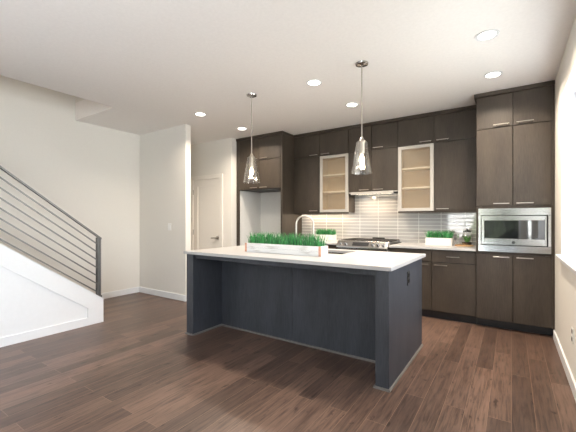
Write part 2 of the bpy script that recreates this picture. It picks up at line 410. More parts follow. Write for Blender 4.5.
# pantry door
t = thing('door_1', 'white single panel door beside the refrigerator alcove', 'door', (DX0, DY, 0)); t['kind'] = 'structure'
f = MB()
for x0, x1 in ((DX0-0.075, DX0-0.005), (DX1+0.005, DX1+0.075)): f.box(x0, x1, DY-0.018, DY, 0, DZ+0.005, 0.003)
f.box(DX0-0.075, DX1+0.075, DY-0.020, DY, DZ+0.005, DZ+0.078, 0.003)
f.box(DX0-0.02, DX0-0.004, DY, DY+0.10, 0, DZ+0.02); f.box(DX1+0.004, DX1+0.02, DY, DY+0.10, 0, DZ+0.02); f.box(DX0-0.004, DX1+0.004, DY, DY+0.10, DZ+0.003, DZ+0.02)
build('door_casing', f, 'door', t)
f = MB(); y0, y1 = DY+0.004, DY+0.042
f.box(DX0, DX0+0.115, y0, y1, 0.01, DZ); f.box(DX1-0.115, DX1, y0, y1, 0.01, DZ)
f.box(DX0+0.115, DX1-0.115, y0, y1, DZ-0.125, DZ); f.box(DX0+0.115, DX1-0.115, y0, y1, 0.01, 0.22); f.box(DX0+0.115, DX1-0.115, y0+0.014, y1-0.01, 0.22, DZ-0.125)
build('door_leaf', f, 'door', t)
for z in (1.02, 1.80, 0.25): build('hinge', MB().cyl((DX0-0.002, DY-0.004, z-0.05), (DX0-0.002, DY-0.004, z+0.05), 0.009, seg=8), 'nickel', t)
f = MB(); f.cyl((DX1-0.065, DY+0.006, 0.925), (DX1-0.065, DY-0.012, 0.925), 0.032, seg=20); f.cyl((DX1-0.065, DY-0.012, 0.925), (DX1-0.065, DY-0.055, 0.925), 0.011, seg=10)
f.tube([(DX1-0.055, DY-0.052, 0.925), (DX1-0.12, DY-0.056, 0.927), (DX1-0.185, DY-0.050, 0.922)], 0.010, 10); build('door_handle', f, 'nickel', t, smooth=True)
# stairs: knee wall with recessed panel
SX = -4.20
def kz(y): return 0.283 + 0.735*(2.173-y)
YK = -1.25
w = MB(); w.prism([(2.173, 0), (2.173, 0.283), (YK, kz(YK)), (YK, 0)], 'x', SX-0.11, SX-0.012)
kw = struct('wall_stair', w, 'trim', 'white sloped knee wall carrying the steel railing')
f = MB(); ft = 0.212
f.prism([(2.173, 0.30*0+0.0), (2.173, 0.283), (1.991, kz(1.991)), (1.991, 0.0)], 'x', SX-0.012, SX)
f.prism([(1.991, kz(1.991)-ft), (1.991, kz(1.991)), (YK, kz(YK)), (YK, kz(YK)-ft)], 'x', SX-0.012, SX)
f.prism([(1.991, 0.0), (1.991, 0.092), (YK, 0.092), (YK, 0.0)], 'x', SX-0.012, SX)
build('panel_frame', f, 'trim', kw)
f = MB(); f.prism([(2.176, 0.275), (2.176, 0.287), (YK, kz(YK)+0.004), (YK, kz(YK)-0.008)], 'x', SX-0.116, SX+0.004); build('wall_cap', f, 'trim', kw)
st = thing('staircase', 'wooden stairs rising behind the white knee wall', 'stairs', (XL, 2.1, 0)); st['kind'] = 'structure'
rise, run = 0.19, 0.2585
for i in range(13):
    y1 = 2.10-i*run
    m_ = MB(); m_.box(XL+0.002, SX-0.112, y1-run-0.02, y1, i*rise+(0.002 if i == 0 else 0.0), (i+1)*rise-0.002); build('step', m_, 'floor', st)

# ------------------------------------------------------------------ stair railing
t = thing('stair_railing', 'grey steel railing with horizontal bars on the white knee wall', 'railing', (SX-0.055, 2.137, 0.29))
RXc = SX-0.05
def rz(y): return 1.050 + 0.772*(2.137-y)
def sloped(y0, y1, zf, h, wdt):
    return MB().prism([(y0, zf(y0)-h/2), (y0, zf(y0)+h/2), (y1, zf(y1)+h/2), (y1, zf(y1)-h/2)], 'x', RXc-wdt/2, RXc+wdt/2)
build('handrail', sloped(2.165, YK+0.1, rz, 0.020, 0.048), 'rail', t)
for k in range(1, 8):
    fr = k/7.55
    zf = lambda y, fr=fr: rz(y)*(1-fr) + kz(y)*fr
    build('rail_bar', sloped(2.12, YK+0.1, zf, 0.016, 0.016), 'rail', t)
for yp in (2.137, 0.35, -1.1):
    zt = rz(yp)-0.008; zb = kz(yp)+0.012
    b = MB(); b.box(RXc-0.022, RXc+0.022, yp-0.022, yp-0.008, zb, zt); b.box(RXc-0.022, RXc+0.022, yp+0.008, yp+0.022, zb, zt); b.box(RXc-0.014, RXc+0.014, yp-0.008, yp+0.008, zb, zt)
    b.box(RXc-0.03, RXc+0.03, yp-0.03, yp+0.03, zb-0.004-0.018, zb+0.006)
    build('post', b, 'rail', t)

# ------------------------------------------------------------------ cabinetry
def handle(parent, x0, x1, z, yf):
    m_ = MB(); yb = yf-0.028
    m_.box(x0, x1, yb-0.005, yb+0.004, z-0.0048, z+0.0048, 0.0015)
    for x in (x0+0.018, x1-0.018): m_.cyl((x, yf+0.001, z), (x, yb+0.003, z), 0.005, seg=8)
    return build('handle', m_, 'nickel', parent)
GAP = 0.003
def door(parent, x0, x1, z0, z1, yf, side, at, name='door', hl=0.155):
    d = build(name, MB().box(x0+GAP, x1-GAP, yf, yf+0.020, z0+GAP, z1-GAP, 0.0015), 'cab', parent)
    if side:
        if side == 'c': a = (x0+x1)/2-hl/2
        else: a = x0+0.032 if side == 'l' else x1-0.032-hl
        z = z1-0.030 if at == 't' else (z0+0.030 if at == 'b' else (z0+z1)/2)
        handle(d, a, a+hl, z, yf)
    return d

YU, YT, YF, YC = 4.92, 4.515, 4.57, 4.555     # door faces: uppers, tall unit, fridge surround, base units
ZS, ZB, ZT = 2.317, 1.382, 2.694              # split, upper bottoms, door tops
# tall unit
t = thing('tall_cabinet', 'dark tall cabinet with built-in microwave beside the window wall', 'cabinet', (0, YB, 0))
xl, xm, xr = -0.345, 0.014, 0.362
b = MB(); yc = YT+0.021
b.box(xl, xl+0.02, yc, YB-0.004, 0.10, H-0.004); b.box(xr-0.02, xr, yc, YB-0.004, 0.10, H-0.004)
b.box(xl+0.02, xr-0.02, YB-0.03, YB-0.004, 0.10, H-0.004)
for z0, z1 in ((0.10, 0.12), (0.872, 0.890), (1.398, 1.416), (ZS-0.01, ZS+0.01), (H-0.04, H-0.004)): b.box(xl+0.02, xr-0.02, yc, YB-0.03, z0, z1)
build('carcass', b, 'carc', t)
b = MB(); b.box(xr, XR-0.002, YT, YB-0.004, 0.10, H-0.004); b.box(xl, -0.324, YT, yc, 0.872, 1.416); b.box(0.354, xr, YT, yc, 0.872, 1.416)
b.box(-0.324, 0.354, YT, yc, 0.872, 0.893); b.box(-0.324, 0.354, YT, yc, 1.395, 1.416)
build('filler_panel', b, 'cab', t)
b = MB(); b.box(xl-0.022, XR-0.001, YT-0.014, YB-0.004, ZT+0.002, H-0.003, 0.003); build('crown', b, 'cab', t)
build('toe_kick', MB().box(xl, XR-0.002, YT+0.11, YT+0.13, 0, 0.10), 'toe', t)
door(t, xl, xm, ZS, ZT, YT, 'r', 'b'); door(t, xm, xr, ZS, ZT, YT, 'l', 'b')
door(t, xl, xm, 1.418, ZS, YT, 'r', 'b'); door(t, xm, xr, 1.418, ZS, YT, 'l', 'b')
door(t, xl, xm, 0.105, 0.870, YT, 'r', 't'); door(t, xm, xr, 0.105, 0.870, YT, 'l', 't')
# microwave
t = thing('microwave', 'stainless steel built-in microwave oven with black window', 'microwave', (0.015, YT, 0.895))
mx0, mx1, mz0, mz1 = -0.322, 0.352, 0.895, 1.393
b = MB(); ix0, ix1, iz0, iz1 = -0.296, 0.326, 0.972, 1.312
b.box(mx0, mx1, YT-0.018, YT-0.002, iz1, mz1, 0.003); b.box(mx0, mx1, YT-0.018, YT-0.002, mz0, iz0, 0.003)
b.box(mx0, ix0, YT-0.018, YT-0.002, iz0, iz1, 0.002); b.box(ix1, mx1, YT-0.018, YT-0.002, iz0, iz1, 0.002)
build('trim_frame', b, 'steel', t)
build('body', MB().box(mx0+0.03, mx1-0.03, YT+0.002, YT+0.42, mz0+0.012, mz1-0.03), 'black', t)
d = MB(); gx0, gx1, gz0, gz1 = -0.262, 0.300, 1.048, 1.254; dx0, dx1, dz0, dz1 = ix0+0.006, ix1-0.014, iz0+0.006, iz1-0.006
d.box(dx0, gx0, YT-0.026, YT-0.004, dz0, dz1, 0.002); d.box(gx1, dx1, YT-0.026, YT-0.004, dz0, dz1, 0.002)
d.box(gx0, gx1, YT-0.026, YT-0.004, dz0, gz0, 0.002); d.box(gx0, gx1, YT-0.026, YT-0.004, gz1, dz1, 0.002)
d = build('door', d, 'steel', t)
build('door_window', MB().box(gx0, gx1, YT-0.022, YT-0.006, gz0, gz1), 'bglass', d)
build('emblem', MB().cyl((0.02, YT-0.029, 1.008), (0.02, YT-0.024, 1.008), 0.017, seg=20), 'chrome', d)
build('side_trim', MB().box(ix1-0.012, ix1-0.002, YT-0.022, YT-0.006, dz0, dz1), 'black', t)

# upper cabinets
UX = [-3.163, -2.652, -2.142, -1.767, -1.369, -0.881, -0.350]
YCU = YU+0.021
def closed(name, label, x0, x1, z0, z1, doors, depth_y=YCU):
    t = thing(name, label, 'cabinet', ((x0+x1)/2, YB, z0), 'dark wall cabinets')
    build('carcass', MB().box(x0+0.001, x1-0.001, depth_y, YB-0.004, z0, z1), 'carc', t)
    for d_ in doors: door(t, *d_)
    return t
topz = ZS
def light_rail(t, x0, x1):
    build('light_rail', MB().box(x0+0.001, x1-0.001, YU+0.004, YU+0.022, ZB-0.022, ZB-0.0005), 'cab', t)
tops = [
 ('short dark top cabinet above the tall cabinet next to the refrigerator surround', UX[0], UX[1], [(UX[0], UX[1], ZS, ZT, YU, 'r', 'b')]),
 ('short dark top cabinet above the left frosted glass cabinet', UX[1], UX[2], [(UX[1], UX[2], ZS, ZT, YU, 'l', 'b')]),
 ('short dark two-door top cabinet above the range hood cabinet', UX[2], UX[4], [(UX[2], UX[3], ZS, ZT, YU, 'r', 'b'), (UX[3], UX[4], ZS, ZT, YU, 'l', 'b')]),
 ('short dark top cabinet above the right frosted glass cabinet', UX[4], UX[5], [(UX[4], UX[5], ZS, ZT, YU, 'r', 'b')]),
 ('short dark top cabinet beside the microwave tower', UX[5], UX[6], [(UX[5], UX[6], ZS, ZT, YU, 'l', 'b')])]
for lab, a, b_, ds in tops: closed('top_cabinet', lab, a, b_, ZS, H-0.049, ds)
def side_skin(t, x, z0, z1):      # finished end panel
    build('end_panel', MB().box(x-0.012, x, YU+0.021, YB-0.004, z0, z1), 'cab', t)
light_rail(closed('wall_cabinet', 'dark wall cabinet with one tall door between refrigerator surround and left glass cabinet', UX[0], UX[1], ZB, ZS, [(UX[0], UX[1], ZB, ZS, YU, 'r', 'b')]), UX[0], UX[1])
closed('wall_cabinet', 'dark two-door wall cabinet over the range hood', UX[2], UX[4], 1.690, ZS, [(UX[2], UX[3], 1.690, ZS, YU, 'r', 'b'), (UX[3], UX[4], 1.690, ZS, YU, 'l', 'b')])
light_rail(closed('wall_cabinet', 'dark wall cabinet with one tall door left of the microwave tower', UX[5], UX[6], ZB, ZS, [(UX[5], UX[6], ZB, ZS, YU, 'l', 'b')]), UX[5], UX[6])
def glass_cab(label, x0, x1):
    t = thing('glass_cabinet', label, 'cabinet', ((x0+x1)/2, YB, ZB), 'frosted glass wall cabinets')
    b = MB(); z0, z1 = ZB, ZS
    b.box(x0+0.001, x0+0.018, YCU, YB-0.004, z0, z1); b.box(x1-0.018, x1-0.001, YCU, YB-0.004, z0, z1)
    b.box(x0+0.018, x1-0.018, YCU, YB-0.004, z1-0.018, z1); b.box(x0+0.018, x1-0.018, YCU, YB-0.004, z0, z0+0.018)
    build('carcass', b, 'cab', t)
    b = MB(); x0i, x1i, z0i, z1i = x0+0.018, x1-0.018, z0+0.018, z1-0.018
    b.box(x0i, x1i, YB-0.014, YB-0.006, z0i, z1i); b.box(x0i, x0i+0.004, YCU, YB-0.014, z0i, z1i); b.box(x1i-0.004, x1i, YCU, YB-0.014, z0i, z1i)
    b.box(x0i+0.004, x1i-0.004, YCU, YB-0.014, z0i, z0i+0.004); b.box(x0i+0.004, x1i-0.004, YCU, YB-0.014, z1i-0.004, z1i)
    build('lining', b, 'maple', t)
    for fz in (0.36, 0.655): build('shelf', MB().box(x0i+0.005, x1i-0.005, YCU+0.003, YB-0.016, z0+fz*(z1-z0)-0.010, z0+fz*(z1-z0)+0.010), 'shelf', t)
    d = MB(); fw = 0.048; a0, a1, c0, c1 = x0+GAP, x1-GAP, z0+GAP, z1-GAP; y0, y1 = YU-0.004, YU+0.019
    d.box(a0, a0+fw, y0, y1, c0, c1, 0.002); d.box(a1-fw, a1, y0, y1, c0, c1, 0.002); d.box(a0+fw, a1-fw, y0, y1, c0, c0+fw*0.9, 0.002); d.box(a0+fw, a1-fw, y0, y1, c1-fw*0.9, c1, 0.002)
    light_rail(t, x0, x1)
    d = build('door', d, 'alum', t)
    build('frosted_pane', MB().box(a0+fw, a1-fw, YU+0.006, YU+0.011, c0+fw*0.9, c1-fw*0.9), 'frost', d)
    return t
glass_cab('wall cabinet with frosted glass door in pale frame, left of the range hood', UX[1], UX[2])
glass_cab('wall cabinet with frosted glass door in pale frame, right of the range hood', UX[4], UX[5])
tag(build('crown_moulding', MB().box(UX[0]+0.002, -0.368, YU-0.012, YB-0.004, H-0.0475, H-0.003, 0.003), 'cab', origin=(-1.7, YU, H-0.042)), 'dark crown strip along the top of the wall cabinets', 'moulding')

# refrigerator surround
fx0, fx1 = -4.188, -3.167
t = thing('refrigerator_surround', 'dark cabinet surround around the empty refrigerator alcove', 'cabinet', (-3.68, YB, 0))
build('side_panel', MB().box(fx1-0.035, fx1, YF, YB-0.004, 0, H-0.003, 0.002), 'cab', t)
build('stile', MB().box(fx0, -4.120, YF, YF+0.020, 0, H-0.003, 0.002), 'cab', t)
build('carcass', MB().box(-4.122, fx1-0.036, YF+0.021, YB-0.004, 1.795, H-0.004), 'carc', t)
build('crown', MB().box(fx0-0.004, fx1+0.012, YF-0.012, YB-0.3, ZT+0.002, H-0.0032, 0.003), 'cab', t)
fm = (-4.120+fx1-0.036)/2
for z0, z1 in ((1.795, 2.300), (2.300, ZT)):
    door(t, -4.120, fm, z0, z1, YF, 'r', 'b'); door(t, fm, fx1-0.036, z0, z1, YF, 'l', 'b')
struct('wall_alcove', MB().box(-4.124, fx1-0.036, YB-0.012, YB-0.003, 0.0, 1.79).box(-4.124, -4.116, YF+0.025, YB-0.012, 0, 1.79).box(fx1-0.044, fx1-0.036, YF+0.025, YB-0.012, 0, 1.79), 'alcove', 'light grey lining of the empty refrigerator alcove')

# base cabinets
def base_unit(label, x0, x1, fronts):
    t = thing('base_cabinet', label, 'cabinet', ((x0+x1)/2, YB, 0), 'dark base cabinets')
    build('carcass', MB().box(x0+0.001, x1-0.001, YC+0.021, YB-0.004, 0.10, 0.884), 'carc', t)
    build('toe_kick', MB().box(x0, x1, YC+0.075, YC+0.09, 0, 0.10), 'toe', t)
    for kind, a, b_, s in fronts:
        if kind == 'b': door(t, a, b_, 0.727, 0.880, YC, 'c', 'm', 'drawer', 0.15); door(t, a, b_, 0.105, 0.722, YC, s, 't')
    return t
RX_0, RX_1 = -2.145, -1.385
base_unit('dark base cabinet with drawer right next to the range', RX_1, -0.846, [('b', RX_1, -0.846, 'r')])
base_unit('dark base cabinet with drawer right next to the microwave tower', -0.846, -0.347, [('b', -0.846, -0.347, 'l')])
base_unit('dark base cabinet with drawer left of the range', -2.65, RX_0, [('b', -2.65, RX_0, 'l')])
base_unit('dark base cabinet with drawer against the refrigerator surround', -3.163, -2.65, [('b', -3.163, -2.65, 'r')])
tag(build('countertop', MB().box(RX_1+0.002, -0.348, YC-0.025, YB-0.012, 0.886, 0.916, 0.003), 'quartz', origin=(-0.87, YC, 0.886)), 'white quartz countertop between range and microwave tower', 'countertop')
tag(build('countertop', MB().box(-3.162, RX_0-0.002, YC-0.025, YB-0.012, 0.886, 0.916, 0.003), 'quartz', origin=(-2.65, YC, 0.886)), 'white quartz countertop left of the range', 'countertop')
struct('wall_backsplash', MB().box(-3.163, -0.347, YB-0.010, YB-0.002, 0.89, 1.70), 'tile', 'grey horizontal glass tile backsplash', origin=(-0.835, YB, 0.916))

# range hood
t = thing('range_hood', 'slim pale steel range hood under the two-door cabinet', 'range hood', (-1.755, YU, 1.66))
b = MB(); b.prism([(YU-0.03, 1.660), (YU-0.03, 1.686), (YB-0.012, 1.686), (YB-0.012, 1.657)], 'x', -2.085, -1.425, 0.002); build('hood_body', b, 'steel', t)
build('light_strip', MB().box(-2.03, -1.48, YU+0.02, YU+0.06, 1.652, 1.656), 'strip', t)
build('control_lip', MB().box(-2.085, -1.425, YU-0.036, YU-0.030, 1.646, 1.690, 0.001), 'alum', t)
build('mounting_rail', MB().box(UX[2]+0.004, UX[4]-0.004, YU+0.002, YU+0.02, 1.676, 1.689), 'alum', t)
light('hood_lamp', 'AREA', (-1.755, YU+0.09, 1.6495), 4.5, WARM, (math.radians(-14), 0, 0), 0.5, 0.05)
# under-cabinet light
for nm, xa, xb, e, lab in (('l', -3.05, -2.24, 4.0, 'slim light strip under the cabinets left of the range'),):
    tag(build('light_strip', MB().box(xa, xb, YU+0.18, YU+0.192, ZB-0.006, ZB-0.001), 'strip', origin=((xa+xb)/2, YU+0.08, ZB-0.010)), lab, 'light')
    light('under_cabinet_lamp', 'AREA', ((xa+xb)/2, YU+0.17, ZB-0.016), e, WARM, (math.radians(-4), 0, 0), xb-xa, 0.03)

# range
t = thing('gas_range', 'stainless steel gas range with black grates and front knobs', 'range', (-1.765, YB, 0))
rx0, rx1 = RX_0+0.004, RX_1-0.004; yf = YC-0.045
build('body', MB().box(rx0, rx1, yf+0.03, YB-0.014, 0.09, 0.905), 'steel', t)
d = build('oven_door', MB().box(rx0+0.004, rx1-0.004, yf, yf+0.028, 0.26, 0.845, 0.004), 'steel', t)
build('door_window', MB().box(rx0+0.10, rx1-0.10, yf-0.002, yf+0.004, 0.36, 0.70), 'bglass', d)
b = MB(); b.cyl((rx0+0.05, yf-0.05, 0.80), (rx1-0.05, yf-0.05, 0.80), 0.013, seg=12)
for x in (rx0+0.09, rx1-0.09): b.cyl((x, yf+0.002, 0.80), (x, yf-0.05, 0.80), 0.009, seg=8)
build('handle', b, 'steel', d, smooth=True)
dr = build('drawer', MB().box(rx0+0.004, rx1-0.004, yf, yf+0.028, 0.10, 0.252, 0.004), 'steel', t)
b = MB(); b.prism([(yf-0.03, 0.862), (yf-0.028, 0.878), (yf+0.035, 0.955), (yf+0.10, 0.962), (yf+0.10, 0.905), (yf+0.03, 0.852)], 'x', rx0-0.002, rx1+0.002, 0.002)
cp = build('control_panel', b, 'steel', t)
nrm = Vector((0, -0.077, 0.063)).normalized()
def onp(x, f_): return Vector((x, yf-0.028+0.063*f_, 0.878+0.077*f_))
build('display', MB().prism([(yf-0.028+0.063*0.2-0.001, 0.878+0.077*0.2+0.001), (yf-0.028+0.063*0.8-0.001, 0.878+0.077*0.8+0.001), (yf-0.028+0.063*0.8, 0.878+0.077*0.8-0.004), (yf-0.028+0.063*0.2, 0.878+0.077*0.2-0.004)], 'x', -1.90, -1.66), 'bglass', cp)
for x in (-2.085, -2.005, -1.605, -1.53, -1.455):
    p_ = onp(x, 0.5); k = MB(); k.cyl(p_-nrm*0.002, p_+nrm*0.008, 0.030, 0.028, 20); k.cyl(p_+nrm*0.008, p_+nrm*0.036, 0.021, 0.019, 20)
    build('knob', k, 'steel', cp, smooth=True)
build('cooktop', MB().box(rx0-0.002, rx1+0.002, yf+0.10, YB-0.016, 0.905, 0.930, 0.003), 'black', t)
for x, y in ((-1.99, 4.76), (-1.99, 5.02), (-1.765, 4.89), (-1.54, 4.76), (-1.54, 5.02)):
    build('burner', MB().cyl((x, y, 0.929), (x, y, 0.944), 0.045, 0.038, 20), 'iron', t)
for i in range(3):
    gx0_ = rx0+0.012+i*0.2445; gx1_ = gx0_+0.236; ya, yb = yf+0.11, YB-0.06; g = MB(); zg0, zg1 = 0.952, 0.968
    for x in (gx0_, gx1_-0.012, (gx0_+gx1_)/2-0.006): g.box(x, x+0.012, ya, yb, zg0, zg1, 0.002)
    for y in (ya, yb-0.012, ya+(yb-ya)*0.25, ya+(yb-ya)*0.5, ya+(yb-ya)*0.75): g.box(gx0_, gx1_, y, y+0.012, zg0, zg1, 0.002)
    for x in (gx0_, gx1_-0.012):
        for y in (ya, yb-0.012): g.box(x, x+0.012, y, y+0.012, 0.929, zg0)
    build('grate', g, 'iron', t)
build('rear_vent', MB().box(-1.83, -1.64, YB-0.055, YB-0.020, 0.93, 0.985, 0.003), 'black', t)
for x in (rx0+0.05, rx1-0.05):
    for y in (yf+0.08, YB-0.08): build('foot', MB().cyl((x, y, 0), (x, y, 0.09), 0.02, seg=10), 'black', t)

# ------------------------------------------------------------------ island
t = thing('kitchen_island', 'dark wood kitchen island with a white quartz counter', 'island', (-1.87, 3.0, 0))
X0, X1, Y0, Y1, YP = -2.992, -0.748, 2.455, 3.545, 2.888
for a, b_ in ((X0, X0+0.105), (X1-0.103, X1)):
    e_ = build('end_panel', MB().box(a, b_, Y0, Y1, 0.0, 0.886, 0.002), 'charcoal', t)
xs = -1.875
for a, b_ in ((X0+0.105, xs), (xs, X1-0.103)):
    build('back_panel', MB().box(a+0.0015, b_-0.0015, YP, YP+0.02, 0.012, 0.884, 0.001), 'charcoal', t)
build('carcass', MB().box(X0+0.105, X1-0.103, YP+0.021, Y1-0.022, 0.10, 0.70), 'carc', t)
build('apron', MB().box(X0+0.105, X1-0.103, Y0+0.035, Y0+0.055, 0.838, 0.886, 0.001), 'charcoal', t)
sh = MB()
sh.box(X0+0.105, X1-0.103, YP-0.012, YP, 0, 0.016); sh.box(X0+0.105, X0+0.117, Y0, YP-0.012, 0, 0.016); sh.box(X1-0.115, X1-0.103, Y0, YP-0.012, 0, 0.016)
sh.box(X1, X1+0.012, Y0-0.012, Y1, 0, 0.016); sh.box(X1-0.115, X1, Y0-0.012, Y0, 0, 0.016); sh.box(X0, X0+0.105, Y0-0.012, Y0, 0, 0.016); sh.box(X0-0.012, X0, Y0-0.012, Y1, 0, 0.016)
build('shoe_moulding', sh, plain('shoe_highlight', (0.16, 0.15, 0.14), 0.4), t)  # paler colour paints the light caught along the island base
nd = 4; dw = (X1-X0-0.21)/nd
for i in range(nd):
    a = X0+0.107+i*dw
    d_ = build('door', MB().box(a+GAP, a+dw-GAP, Y1-0.022, Y1-0.002, 0.105, 0.878, 0.0015), 'charcoal', t)
    hx = a+dw-0.19 if i % 2 == 0 else a+0.035
    m_ = MB(); m_.box(hx, hx+0.155, Y1+0.022, Y1+0.032, 0.84, 0.852, 0.002)
    for x in (hx+0.02, hx+0.135): m_.cyl((x, Y1-0.003, 0.846), (x, Y1+0.024, 0.846), 0.005, seg=8)
    build('handle', m_, 'nickel', d_)
build('toe_kick', MB().box(X0+0.105, X1-0.103, Y1-0.09, Y1-0.075, 0, 0.10), 'toe', t)
# counter with a sink cut-out
cx0, cx1, cy0, cy1 = X0-0.024, X1+0.022, 2.432, 3.615
sx0, sx1, sy0, sy1 = -2.14, -1.42, 3.09, 3.48
b = MB(); z0, z1 = 0.887, 0.916
outer0 = [(cx0, cy0), (cx1, cy0), (cx1, cy1), (cx0, cy1)]; inner0 = [(sx0, sy0), (sx1, sy0), (sx1, sy1), (sx0, sy1)]
def ring(pts, z): return [b.bm.verts.new((x, y, z)) for x, y in pts]
ob, ot, ib, it = ring(outer0, z0), ring(outer0, z1), ring(inner0, z0), ring(inner0, z1)
for i in range(4):
    j = (i+1) % 4
    b.bm.faces.new((ot[i], ot[j], it[j], it[i])); b.bm.faces.new((ob[j], ob[i], ib[i], ib[j])); b.bm.faces.new((ob[i], ob[j], ot[j], ot[i])); b.bm.faces.new((ib[j], ib[i], it[i], it[j]))
bmesh.ops.bevel(b.bm, geom=[e for e in b.bm.edges if all(v in ot for v in e.verts) or all(v in it for v in e.verts)], offset=0.003, segments=2, affect='EDGES')
build('countertop', b, 'quartz', t)
b = MB(); zz = 0.72; q = 0.006
b.box(sx0-q, sx0, sy0-q, sy1+q, zz, 0.886); b.box(sx1, sx1+q, sy0-q, sy1+q, zz, 0.886); b.box(sx0, sx1, sy0-q, sy0, zz, 0.886); b.box(sx0, sx1, sy1, sy1+q, zz, 0.886); b.box(sx0, sx1, sy0, sy1, zz-q, zz)
b.cyl((-1.78, 3.30, zz-0.0005), (-1.78, 3.30, zz+0.004), 0.045, seg=20)
build('sink_basin', b, 'steel', t)
ou = build('outlet', MB().box(X1, X1+0.006, 2.965, 3.035, 0.695, 0.815, 0.002), 'black', t)
build('sockets', MB().box(X1+0.005, X1+0.008, 2.985, 3.015, 0.765, 0.795, 0.001).box(X1+0.005, X1+0.008, 2.985, 3.015, 0.715, 0.745, 0.001), 'bglass', ou)
# faucet
fb = Vector((-1.912, 3.02, 0.916)); dr = Vector((0.135, 0.155, 0)).normalized(); R = 0.096
t = thing('faucet', 'brushed nickel gooseneck faucet beside the sink on the island', 'faucet', fb)
b = MB(); b.cyl(fb, fb+Vector((0, 0, 0.006)), 0.030, seg=20); b.cyl(fb+Vector((0, 0, 0.006)), fb+Vector((0, 0, 0.12)), 0.021, 0.019, 20); build('base', b, 'nickel', t, smooth=True)
pts = [fb+Vector((0, 0, 0.11)), fb+Vector((0, 0, 0.20)), fb+Vector((0, 0, 0.295))]
for i in range(1, 15):
    a = PI*i/14; pts.append(fb+Vector((0, 0, 0.295))+dr*(R-R*math.cos(a))+Vector((0, 0, R*math.sin(a))))
pts.append(pts[-1]+Vector((0, 0, -0.05)))
build('spout', MB().tube(pts, 0.0105, 12), 'nickel', t, smooth=True)
build('spray_head', MB().cyl(pts[-1]+Vector((0, 0, 0.01)), pts[-1]+Vector((0, 0, -0.07)), 0.014, 0.017, 16), 'nickel', t, smooth=True)
sd = Vector((dr.y, -dr.x, 0)); build('lever', MB().cyl(fb+Vector((0, 0, 0.075))-sd*0.015, fb+Vector((0, 0, 0.075))-sd*0.04, 0.012, seg=12).cyl(fb+Vector((0, 0, 0.075))-sd*0.032, fb+Vector((0, 0, 0.15))-sd*0.075, 0.005, seg=8), 'nickel', t, smooth=True)

# ------------------------------------------------------------------ planters
def blades(x0, x1, y0, y1, z, n, h0, h1, lean, wd=0.0045):
    b = MB()
    for _ in range(n):
        x, y = random.uniform(x0, x1), random.uniform(y0, y1); h = random.uniform(h0, h1); a = random.uniform(0, 2*PI)
        lx, ly = random.gauss(0, lean), random.gauss(0, lean); w = random.uniform(0.6, 1.0)*wd
        dx, dy = math.cos(a)*w/2, math.sin(a)*w/2; prev = None
        for f_, s_ in ((0, 1.0), (0.45, 0.9), (0.8, 0.6), (1.0, 0.08)):
            px, py, pz = x+lx*h*f_*f_, y+ly*h*f_*f_, z+h*f_
            cur = (b.bm.verts.new((px-dx*s_, py-dy*s_, pz)), b.bm.verts.new((px+dx*s_, py+dy*s_, pz)))
            if prev: b.bm.faces.new((prev[0], prev[1], cur[1], cur[0]))
            prev = cur
    return b
px0, px1, py0, py1, pz = -2.410, -1.480, 2.768, 2.912, 0.917
t = thing('grass_planter', 'long whitewashed wooden planter box of green grass on the island', 'planter', ((px0+px1)/2, 2.84, pz))
b = MB(); th = 0.012
for z0, z1 in ((pz, pz+0.046), (pz+0.048, pz+0.094)):
    b.box(px0, px1, py0, py0+th, z0, z1, 0.001); b.box(px0, px1, py1-th, py1, z0, z1, 0.001); b.box(px0, px0+th, py0+th, py1-th, z0, z1, 0.001); b.box(px1-th, px1, py0+th, py1-th, z0, z1, 0.001)
b.box(px0+th, px1-th, py0+th, py1-th, pz, pz+0.01)
build('box', b, 'planter', t)
for x in (px0-0.002, px1-0.024):
    for y in (py0-0.0025, py1+0.0005): build('corner_strip', MB().box(x, x+0.026, y, y+0.002, pz+0.0005, pz+0.094), 'copper', t)
build('soil', MB().box(px0+th+0.001, px1-th-0.001, py0+th+0.001, py1-th-0.001, pz+0.011, pz+0.075), 'soil', t)
g = build('grass', blades(px0+0.016, px1-0.016, py0+0.016, py1-0.016, pz+0.074, 900, 0.075, 0.150, 0.22, 0.008), 'grass', t); g['kind'] = 'stuff'
def small_planter(label, x0, x1, y0, y1):
    z = 0.9165
    t = thing('grass_planter', label, 'planter', ((x0+x1)/2, (y0+y1)/2, z), 'white grass planters on the back counter')
    b = MB(); th = 0.01
    b.box(x0, x1, y0, y0+th, z, z+0.10, 0.001); b.box(x0, x1, y1-th, y1, z, z+0.10, 0.001); b.box(x0, x0+th, y0+th, y1-th, z, z+0.10, 0.001); b.box(x1-th, x1, y0+th, y1-th, z, z+0.10, 0.001); b.box(x0+th, x1-th, y0+th, y1-th, z, z+0.01)
    build('box', b, 'planter2', t)
    build('soil', MB().box(x0+th+0.001, x1-th-0.001, y0+th+0.001, y1-th-0.001, z+0.011, z+0.085), 'soil', t)
    g = build('grass', blades(x0+0.008, x1-0.008, y0+0.01, y1-0.01, z+0.084, 420, 0.07, 0.125, 0.25, 0.008), 'grass', t); g['kind'] = 'stuff'
    return t
sp = small_planter('white planter box of green grass beside the wooden tray on the right counter', -0.985, -0.652, 4.885, 5.015)
copy_tree(sp, (-2.560, 4.955, 0.9165), 'white planter box of green grass on the counter left of the range')

